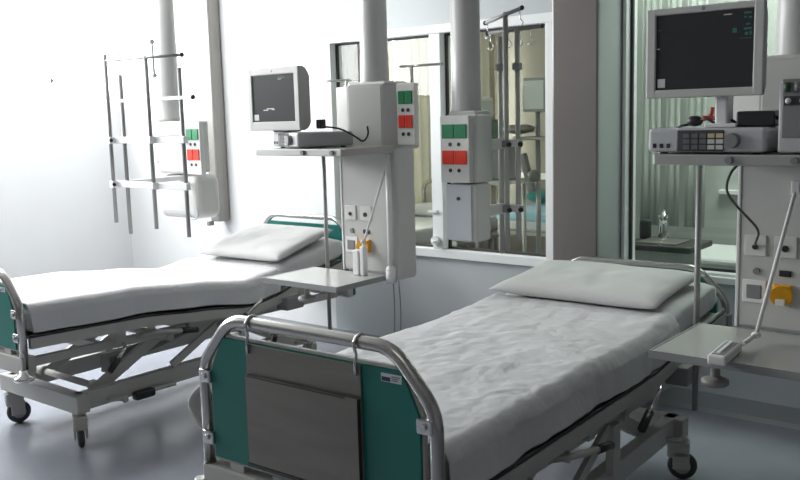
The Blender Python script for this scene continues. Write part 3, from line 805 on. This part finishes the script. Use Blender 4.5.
# horizontal rod on top of the middle pendant
b = MB(); b.cyl((-3.20, 3.50, 1.80), (-3.20, 3.50, 1.765), 0.008)
o = MB().cyl((-2.87, 3.60, 1.845), (-2.62, 3.62, 1.845), 0.007).cyl((-2.80, 3.605, 1.70), (-2.80, 3.605, 1.845), 0.009).build('accessory_rail', 'shiny', None)
tag(o, 'thin steel accessory rail above the head of the middle pendant, right of its column', 'rail')
o = MB().cyl((-3.46, 3.50, 1.795), (-3.12, 3.50, 1.785), 0.007).cyl((-3.15, 3.50, 1.72), (-3.15, 3.50, 1.79), 0.008).build('accessory_rail', 'shiny', None)
tag(o, 'thin steel accessory rail behind the left monitor, left of the middle column', 'rail')

# ---- monitors
def monitor(label, loc, rz, w_, h_, dp, bez, traces, group, stand='pole'):
    t = thing('patient_monitor', label, 'monitor', loc, rz, group)
    # local: x across, -y is the screen side, z=0 at bottom of the stand
    zb = 0.0
    b = MB(); z0 = 0.008 if stand == 'foot' else 0.095
    b.prism([(-0.012, z0), (-0.012, z0+h_), (0.03, z0+h_), (dp, z0+h_*0.86), (dp, z0+h_*0.10), (0.03, z0)], 'x', -w_/2+0.012, w_/2-0.012, 0.008)
    b.build('casing', 'monitor', t)
    b = MB(); bx, bz = bez
    y0, y1 = -0.030, -0.008
    b.box(-w_/2, w_/2, y0, y1, z0, z0+bz, 0.005); b.box(-w_/2, w_/2, y0, y1, z0+h_-bz*0.8, z0+h_, 0.005)
    b.box(-w_/2, -w_/2+bx, y0-0.0005, y1, z0, z0+h_, 0.004); b.box(w_/2-bx, w_/2, y0-0.0005, y1, z0, z0+h_, 0.004)
    bz_o = b.build('bezel', 'monitor', t)
    b = MB(); b.box(-w_/2+bx-0.004, w_/2-bx+0.004, -0.024, -0.012, z0+bz-0.004, z0+h_-bz*0.8+0.004); sc = b.build('screen', 'screen', t)
    sx0, sx1, sz0, sz1 = -w_/2+bx, w_/2-bx, z0+bz, z0+h_-bz*0.8
    def rect(u0, u1, v0, v1, m, q=None):
        q = q or MB()
        q.box(sx0+(sx1-sx0)*u0, sx0+(sx1-sx0)*u1, -0.0252, -0.0241, sz0+(sz1-sz0)*v0, sz0+(sz1-sz0)*v1); return q
    for tr in traces:
        rect(*tr[:4], tr[4]).build('screen_trace' if tr[4] != 'label' else 'sticker', tr[4], sc)
    MB().cyl((0.0, y0-0.001, z0+h_-bz*0.4), (0.0, y0+0.003, z0+h_-bz*0.4), 0.006, n=16).build('power_light', 'grey', bz_o)
    if stand == 'foot':
        b = MB(); b.box(-0.06, 0.06, 0.01, 0.10, 0.0, 0.02, 0.006); b.build('stand', 'black', t)
    else:
        b = MB(); b.box(0.02, 0.06, 0.03, 0.09, 0.0, 0.16, 0.006); b.box(-0.01, 0.09, 0.02, 0.11, 0.0, 0.012, 0.003); b.build('stand', 'white', t)
    return t
random.seed(3)
tr = [(0.02, 0.10, 0.03, 0.15, 'label')]
tr += [(0.90, 0.97, 0.93, 0.955, 'trace'), (0.90, 0.925, 0.88, 0.90, 'trace'), (0.945, 0.975, 0.87, 0.895, 'trace'), (0.92, 0.96, 0.79, 0.81, 'trace'),
       (0.79, 0.83, 0.70, 0.76, 'trace'), (0.90, 0.975, 0.73, 0.755, 'trace'), (0.91, 0.94, 0.66, 0.70, 'trace'), (0.955, 0.975, 0.66, 0.71, 'trace'),
       (0.86, 0.975, 0.62, 0.626, 'trace'), (0.70, 0.78, 0.935, 0.945, 'trace_w'), (0.01, 0.05, 0.80, 0.812, 'trace'), (0.01, 0.04, 0.55, 0.56, 'trace_w')]
monitor('large flat grey monitor with a near-blank dark screen on the nearest pendant', (-1.010, 2.795, 1.535), R(0), 0.365, 0.279, 0.05, (0.031, 0.026), tr, 'patient monitors', 'pole')
tr2 = [(0.02, 0.13, 0.03, 0.16, 'label'), (0.25, 0.36, 0.24, 0.26, 'trace_w'), (0.33, 0.50, 0.27, 0.29, 'trace_w'), (0.45, 0.52, 0.25, 0.265, 'trace_w'),
       (0.62, 0.78, 0.93, 0.94, 'trace'), (0.62, 0.70, 0.90, 0.908, 'trace_w')]
monitor('smaller deep-cased monitor with a dark screen on the middle pendant beside the white wall', (-3.275, 3.12, 1.532), R(-4), 0.395, 0.310, 0.06, (0.034, 0.045), tr2, 'patient monitors', 'foot')

# ---- monitor modules
def module(label, loc, rz, w_, d_, h_, group):
    t = thing('monitor_module', label, 'medical device', loc, rz, group)
    b = MB(); b.box(-w_/2, w_/2, 0, d_, 0.006, h_, 0.012, seg=3); b.build('casing', 'device', t)
    for sx in (-1, 1):
        for sy in (0.04, d_-0.04): MB().cyl((sx*(w_/2-0.04), sy, 0), (sx*(w_/2-0.04), sy, 0.008), 0.012).build('foot', 'black', t)
    xa = -w_/2+0.315*w_; xb = -w_/2+0.665*w_
    kp = MB().box(xa-0.02, xb, -0.003, 0.004, 0.010, h_-0.006, 0.004).build('keypad', 'keypad', t)
    for m in ('key', 'key_l', 'key_y'):
        q = MB(); cnt = 0
        for c in range(5):
            for r in range(3):
                mm = 'key' if c < 3 else ('key_y' if r == 2 else 'key_l')
                if mm != m: continue
                cw = (xb-xa)/5; ch = (h_-0.028)/3
                q.box(xa+c*cw+0.003, xa+(c+1)*cw-0.002, -0.006, -0.002, 0.014+r*ch+0.002, 0.014+(r+1)*ch-0.003)
        q.build('keys', m, kp)
    for k in range(3):
        xc = -w_/2+0.024+k*0.023
        MB().box(xc-0.006, xc+0.006, -0.002, 0.004, 0.020, 0.034, 0.001).build('port', 'black', t)
    b = MB(); xc = -w_/2+0.735*w_; b.cyl((xc, -0.022, h_*0.52), (xc, 0.001, h_*0.52), 0.021, 0.024, n=28); b.build('dial', 'grey', t)
    return t
module('grey keypad module with dial under the large monitor on the right', (-1.003, 2.775, 1.452), 0, 0.372, 0.28, 0.082, 'monitor modules')
module('angled keypad module on the middle shelf under the smaller monitor', (-3.215, 3.10, 1.452), R(-22), 0.33, 0.30, 0.078, 'monitor modules')

# battery pack, clips and cables on the near device
o = MB().box(-0.925, -0.81, 2.83, 2.90, 1.535, 1.583, 0.006).build('battery_pack', 'black'); tag(o, 'black power brick lying on the keypad module under the large monitor', 'power supply')
o = MB().tube([(-0.812, 2.86, 1.56), (-0.77, 2.85, 1.565), (-0.74, 2.86, 1.54), (-0.73, 2.95, 1.47)], 0.006, 0.03).build('power_cable', 'black'); tag(o, 'short black cable leaving the power brick to the right', 'cable')
b = MB(); b.ball((-1.065, 2.86, 1.555), 0.022, (1.2, 1, 0.8)); b.tube([(-1.065, 2.86, 1.55), (-1.02, 2.84, 1.565), (-0.99, 2.84, 1.543), (-0.95, 2.86, 1.56), (-0.93, 2.87, 1.54)], 0.0045, 0.02)
b.tube([(-1.08, 2.86, 1.545), (-1.11, 2.86, 1.54), (-1.13, 2.87, 1.535)], 0.004)
o = b.build('sensor_cable', 'black'); tag(o, 'bundled black sensor lead on top of the near keypad module', 'cable')
b = MB(); b.tube([(-1.035, 2.85, 1.558), (-1.01, 2.85, 1.57), (-1.005, 2.85, 1.598)], 0.006, 0.01); b.box(-1.035, -1.0, 2.84, 2.86, 1.556, 1.572, 0.003)
o = b.build('sensor_clip', 'redcable'); tag(o, 'small dark red clip beside the black lead under the large monitor', 'clip')
o = MB().tube([(-0.955, 2.99, 1.42), (-0.985, 2.96, 1.38), (-1.0, 2.97, 1.32), (-0.985, 3.05, 1.26), (-0.94, 3.16, 1.17), (-0.968, 3.20, 1.12), (-0.978, 3.236, 1.104)], 0.0045, 0.05).build('supply_cable', 'cable')
tag(o, 'thin grey-green cable drooping from the near shelf to a wall plate socket', 'cable')
b = MB(); b.tube([(-3.02, 3.16, 1.56), (-2.98, 3.14, 1.555), (-2.93, 3.2, 1.545), (-2.90, 3.28, 1.50), (-2.90, 3.33, 1.47), (-2.88, 3.35, 1.51), (-2.87, 3.33, 1.55)], 0.0045, 0.04)
b.box(-3.035, -3.005, 3.14, 3.18, 1.545, 1.59, 0.004)
o = b.build('monitor_cable', 'black'); tag(o, 'dark looping cable behind the smaller monitor on the middle shelf', 'cable')
b = MB(); b.tube([(-3.30, 3.36, 1.79), (-3.285, 3.35, 1.74), (-3.30, 3.34, 1.66), (-3.28, 3.33, 1.60)], 0.004, 0.03)
o = b.build('thin_lead', 'device'); tag(o, 'thin pale lead hanging from the rail behind the smaller monitor', 'cable')

# suction and gas module at the right edge
t = thing('gas_module', 'grey equipment module with coloured valves at the right picture edge on the near shelf', 'medical device', (-0.70, 2.78, 1.452))
b = MB(); b.box(-0.085, 0.12, 0.0, 0.28, 0.006, 0.215, 0.006); b.build('casing', 'device', t)
MB().box(-0.075, 0.11, -0.004, 0.002, 0.05, 0.222, 0.003).build('front_panel', 'grey', t)
for k, m in enumerate(('green', 'grey', 'redcable', 'plate')):
    MB().cyl((-0.06+k*0.03, -0.012, 0.185), (-0.06+k*0.03, -0.012, 0.212), 0.009).build('valve', m if m != 'green' else 'olive', t)
b = MB(); b.box(-0.07, 0.10, -0.008, -0.003, 0.145, 0.172, 0.002); b.build('valve_bar', 'keypad', t)
for k in range(4): MB().ball((-0.055+k*0.04, -0.012, 0.158), 0.009).build('dial', 'white' if k == 0 else 'grey', t)
MB().cyl((0.01, -0.010, 0.095), (0.01, -0.003, 0.095), 0.014).build('port', 'black', t)

# ---- nurse call handsets on cords
def handset(name_label, top, mid, end, loc, rz, group):
    t = thing('nurse_call_handset', name_label, 'handset', loc, rz, group)
    l = Vector(loc)
    inv = Matrix.Rotation(-rz, 3, 'Z')
    P = [inv @ (Vector(p)-l) for p in (top, mid, end)]
    b = MB(); b.tube(P[:2], 0.007); b.ball(P[1], 0.016, (1, 1.2, 0.7)); b.tube(P[1:], 0.008); b.box(P[0].x-0.014, P[0].x+0.014, P[0].y-0.01, P[0].y+0.012, P[0].z-0.02, P[0].z+0.03, 0.003)
    b.build('cord', 'strap', t)
    b = MB(); b.box(-0.028, 0.028, -0.105, 0.105, 0.0, 0.032, 0.006); hs = b.build('handset_body', 'white', t)
    b = MB(); b.box(-0.018, 0.018, -0.09, 0.085, 0.031, 0.0335); b.build('handset_recess', 'grey', hs)
    b = MB(); b.box(-0.006, 0.006, -0.085, 0.08, 0.033, 0.038, 0.002); b.build('handset_rib', 'white', hs)
    return t
handset('white handset on a long cord lying on the near table at the right', (-0.845, 3.225, 1.31), (-0.905, 3.03, 0.83), (-0.91, 2.91, 0.825), (-0.930, 2.80, 0.801), R(4), 'nurse call handsets')
t = thing('nurse_call_handset', 'white handset on a cord standing at the back of the middle pendant table', 'handset', (-2.945, 3.335, 0.801), 0, 'nurse call handsets')
b = MB(); b.tube([(0.115, 0.075, 0.53), (0.02, 0.02, 0.20), (0.0, 0.0, 0.10)], 0.006); b.ball((0.01, 0.01, 0.17), 0.014); b.build('cord', 'strap', t)
b = MB(); b.box(-0.04, 0.0, -0.02, 0.015, 0.0, 0.13, 0.006); b.box(0.004, 0.03, -0.015, 0.02, 0.0, 0.15, 0.005); b.build('handset_body', 'white', t)

# two thin tubes hanging below the middle pendant
for dx, lb in ((0.0, 'thin pale tube hanging under the middle pendant, the left of two'), (0.035, 'thin pale tube hanging under the middle pendant, the right of two')):
    o = MB().tube([(-2.79+dx, 3.40, 0.78), (-2.785+dx*1.2, 3.40, 0.60), (-2.80+dx, 3.40, 0.42), (-2.775, 3.40, 0.36)], 0.003, 0.1).build('hanging_tube', 'grey')
    tag(o, lb, 'tube')

# ---- corner duct, blind cord
t = thing('service_duct', 'tall grey metal duct on the bright back corner ending well above the floor', 'duct', (-5.41, 4.43, 0.82))
b = MB(); b.box(-0.055, 0.055, 0.0, 0.118, 0.0, H-0.821, 0.02, seg=3); b.build('casing', 'duct', t)
b = MB(); b.box(-0.06, -0.03, -0.03, 0.02, -0.03, 0.004, 0.003); b.build('end_bracket', 'grey', t)
o = MB().tube([(-5.44, 3.17, 2.70), (-5.435, 3.16, 2.3), (-5.43, 3.17, 1.9)], 0.0035).ball((-5.43, 3.17, 1.885), 0.012, (1, 1, 1.6)).build('blind_cord', 'grey')
tag(o, 'thin blind cord hanging in the bright window at the upper left', 'cord')

# ============================================================ SEEN THROUGH THE WINDOWS
# ward beyond: bed with blue cloth, equipment trolley, monitor on a stand
def far_bed(label, x, y, group, top='sheet'):
    t = thing('ward_bed', label, 'bed', (x, y, 0), 0, group)
    b = MB(); b.box(-0.45, 0.45, 0, 2.0, 0.45, 0.51, 0.01)
    for sx in (-0.4, 0.4):
        for v in (0.1, 1.9): b.cyl((sx, v, 0.0), (sx, v, 0.46), 0.025)
    b.build('bed_frame', 'frame', t)
    b = MB()
    b.tube([(-0.45, 0, 0.45), (-0.45, 0, 0.85), (0.45, 0, 0.85), (0.45, 0, 0.45)], 0.018, 0.1); b.build('foot_rail', 'chrome', t)
    b = MB(); b.tube([(-0.45, 2.0, 0.45), (-0.45, 2.0, 0.95), (0.45, 2.0, 0.95), (0.45, 2.0, 0.45)], 0.018, 0.1); b.build('head_rail', 'chrome', t)
    b = MB(); b.box(-0.44, 0.44, 0.03, 1.97, 0.512, 0.66, 0.04, seg=4); b.build('mattress', top, t)
    b = MB(); b.box(-0.32, 0.32, 1.50, 1.93, 0.66, 0.76, 0.045, seg=4); b.build('pillow', 'pillow', t)
    return t
far_bed('white ward bed beyond the left pane, partly hidden by the middle pendant', -4.87, 5.0, 'ward beds beyond the glass')
def table_like(b, x0, x1, y0, y1, z, th=0.03):
    b.box(x0, x1, y0, y1, z-th, z, 0.004)
    for x in (x0+0.03, x1-0.03):
        for y in (y0+0.03, y1-0.03): b.cyl((x, y, 0), (x, y, z-th+0.002), 0.015)
    return b
t = thing('treatment_couch', 'treatment couch under a light blue cloth at the far right of the right pane', 'couch', (-3.72, 6.75, 0))
table_like(MB(), -0.30, 0.45, -0.45, 0.75, 0.62).build('couch_frame', 'frame', t)
b = MB(); b.box(-0.30, 0.45, -0.45, 0.75, 0.62, 0.74, 0.03, seg=3); b.build('couch_cushion', 'pillow', t)
b = MB(); b.box(-0.31, 0.46, -0.46, 0.40, 0.70, 0.79, 0.03, seg=3); b.build('blue_cover', 'blue', t)
o = MB().ball((-3.90, 6.85, 0.86), 0.10, (1.5, 1, 0.6)).ball((-3.80, 6.90, 0.85), 0.08, (1.4, 1, 0.6)).build('folded_cloth', 'tealcloth')
tag(o, 'bundled teal cloth on the light blue couch beyond the right pane', 'cloth')
t = thing('ward_monitor', 'dark grey screen on a stand beyond the right pane, right of the infusion poles', 'monitor', (-3.26, 5.62, 0))
b = MB(); b.box(-0.10, 0.09, 0, 0.06, 1.60, 1.84, 0.01); b.build('screen_casing', 'grey', t)
MB().box(-0.085, 0.075, -0.004, 0.001, 1.62, 1.82).build('screen', 'ante_wall', t)
b = MB(); b.cyl((-0.0, 0.05, 0.02), (-0.0, 0.05, 1.62), 0.018); b.lathe([(0.2, 0), (0.2, 0.03), (0.03, 0.06)], (0, 0.05, 0)); b.build('stand', 'grey', t)
b = MB(); b.lathe([(0.02, 0), (0.11, 0.02), (0.12, 0.05), (0.07, 0.07)], (-0.12, -0.02, 1.44)); b.box(-0.14, 0.14, -0.08, 0.04, 1.40, 1.425, 0.006); b.build('tray', 'steel', t)
b = MB(); b.beam((-0.10, 0.0, 1.30), (-0.02, 0.0, 1.02), 0.05, 0.05, 0.01); b.ball((-0.01, 0, 1.14), 0.045); b.build('folded_arm', 'frame_d', t)
t = thing('equipment_trolley', 'grey-green equipment stack on a trolley beyond the right pane, left of the poles', 'trolley', (-3.70, 5.72, 0))
b = table_like(MB(), -0.28, 0.22, -0.2, 0.2, 1.10); b.box(-0.28, 0.22, -0.2, 0.2, 0.3, 0.33); b.build('trolley_frame', 'frame', t)
b = MB(); b.box(-0.26, 0.04, -0.15, 0.15, 1.10, 1.55, 0.02); b.build('equipment_case', 'olive', t)
b = MB(); b.box(-0.24, -0.02, -0.155, 0.1, 1.55, 1.72, 0.03); b.build('equipment_top', 'ante_wall', t)
b = MB(); b.box(0.03, 0.20, -0.12, 0.12, 1.10, 1.38, 0.015); b.build('equipment_box', 'grey', t)
# far bed in the bright side of the ward
o = struct(MB().box(-5.49, -2.5, YF-0.02, YF-0.001, 0.86, 0.93, 0.004).build('trim_2', 'alu'))
# wash room built in place of the glass reflections: sink unit, tap, hanging curtains, low white couch, streak bar
t = thing('sink_unit', 'small steel sink on a pale cabinet, built in place of reflections in the greenish right window', 'sink', (-2.0, 4.92, 0))
b = MB(); b.box(-0.15, 0.15, -0.15, 0.15, 0, 0.80, 0.006); b.build('cabinet', 'ante_wall', t)
MB().box(-0.148, 0.148, -0.156, -0.15, 0.12, 0.78, 0.003).build('cabinet_door', 'ante_wall', t)
b = MB(); b.box(-0.19, 0.22, -0.18, 0.18, 0.80, 0.835, 0.008); b.build('worktop', 'lip', t)
b = MB(); b.box(-0.12, 0.12, -0.13, 0.10, 0.834, 0.842, 0.003); b.cyl((0, -0.01, 0.84), (0, -0.01, 0.846), 0.02); b.build('basin', 'steel', t)
b = MB(); b.lathe([(0.03, 0), (0.025, 0.04), (0.02, 0.12)], (-0.06, 0.13, 0.835)); b.tube([(-0.06, 0.13, 0.94), (-0.06, 0.13, 1.0), (-0.02, 0.04, 1.0), (0.0, 0.0, 0.95)], 0.013, 0.03); b.box(-0.085, -0.035, 0.10, 0.15, 0.955, 0.975, 0.005)
b.build('tap', 'shiny', t)
o = MB().box(-0.03, 0.03, -0.03, 0.03, 0.836, 0.95, 0.015).build('soap_dispenser', 'black'); o.location = (-2.14, 4.98, 0)
tag(o, 'dark soap dispenser beside the tap on the small steel sink', 'dispenser')
curtain('screen_curtain', -2.62, 6.0, -2.48, 6.0, 0.78, 2.5, 0.010, 3, 'green_cur', 'pale grey-green curtain strip in place of reflections in the greenish glass, leftmost of three', 'curtain strips behind the green glass')
curtain('screen_curtain', -2.44, 6.0, -2.34, 6.0, 0.78, 2.5, 0.010, 2, 'green_cur', 'pale grey-green curtain strip in place of reflections in the greenish glass, middle of three', 'curtain strips behind the green glass')
curtain('screen_curtain', -2.30, 6.0, -2.16, 6.0, 0.78, 2.5, 0.010, 3, 'green_cur', 'pale grey-green curtain strip in place of reflections in the greenish glass, rightmost of three', 'curtain strips behind the green glass')
t = thing('low_couch', 'low white padded couch in place of a bright reflection in the greenish glass, below the curtain strips', 'couch', (-1.95, 5.55, 0))
table_like(MB(), -0.35, 0.5, -0.3, 0.3, 0.6).build('couch_frame', 'frame', t)
MB().box(-0.36, 0.51, -0.31, 0.31, 0.60, 0.70, 0.03, seg=3).build('couch_cushion', 'pillow', t)
o = MB().box(-2.12, -1.70, 6.15, 6.199, 1.00, 1.03, 0.004).build('streak_bar', 'white'); tag(o, 'short white bar added for the bright streaks behind the greenish glass right of the curtain strips', 'rail')  # white bar stands in for bright streaks in the glass
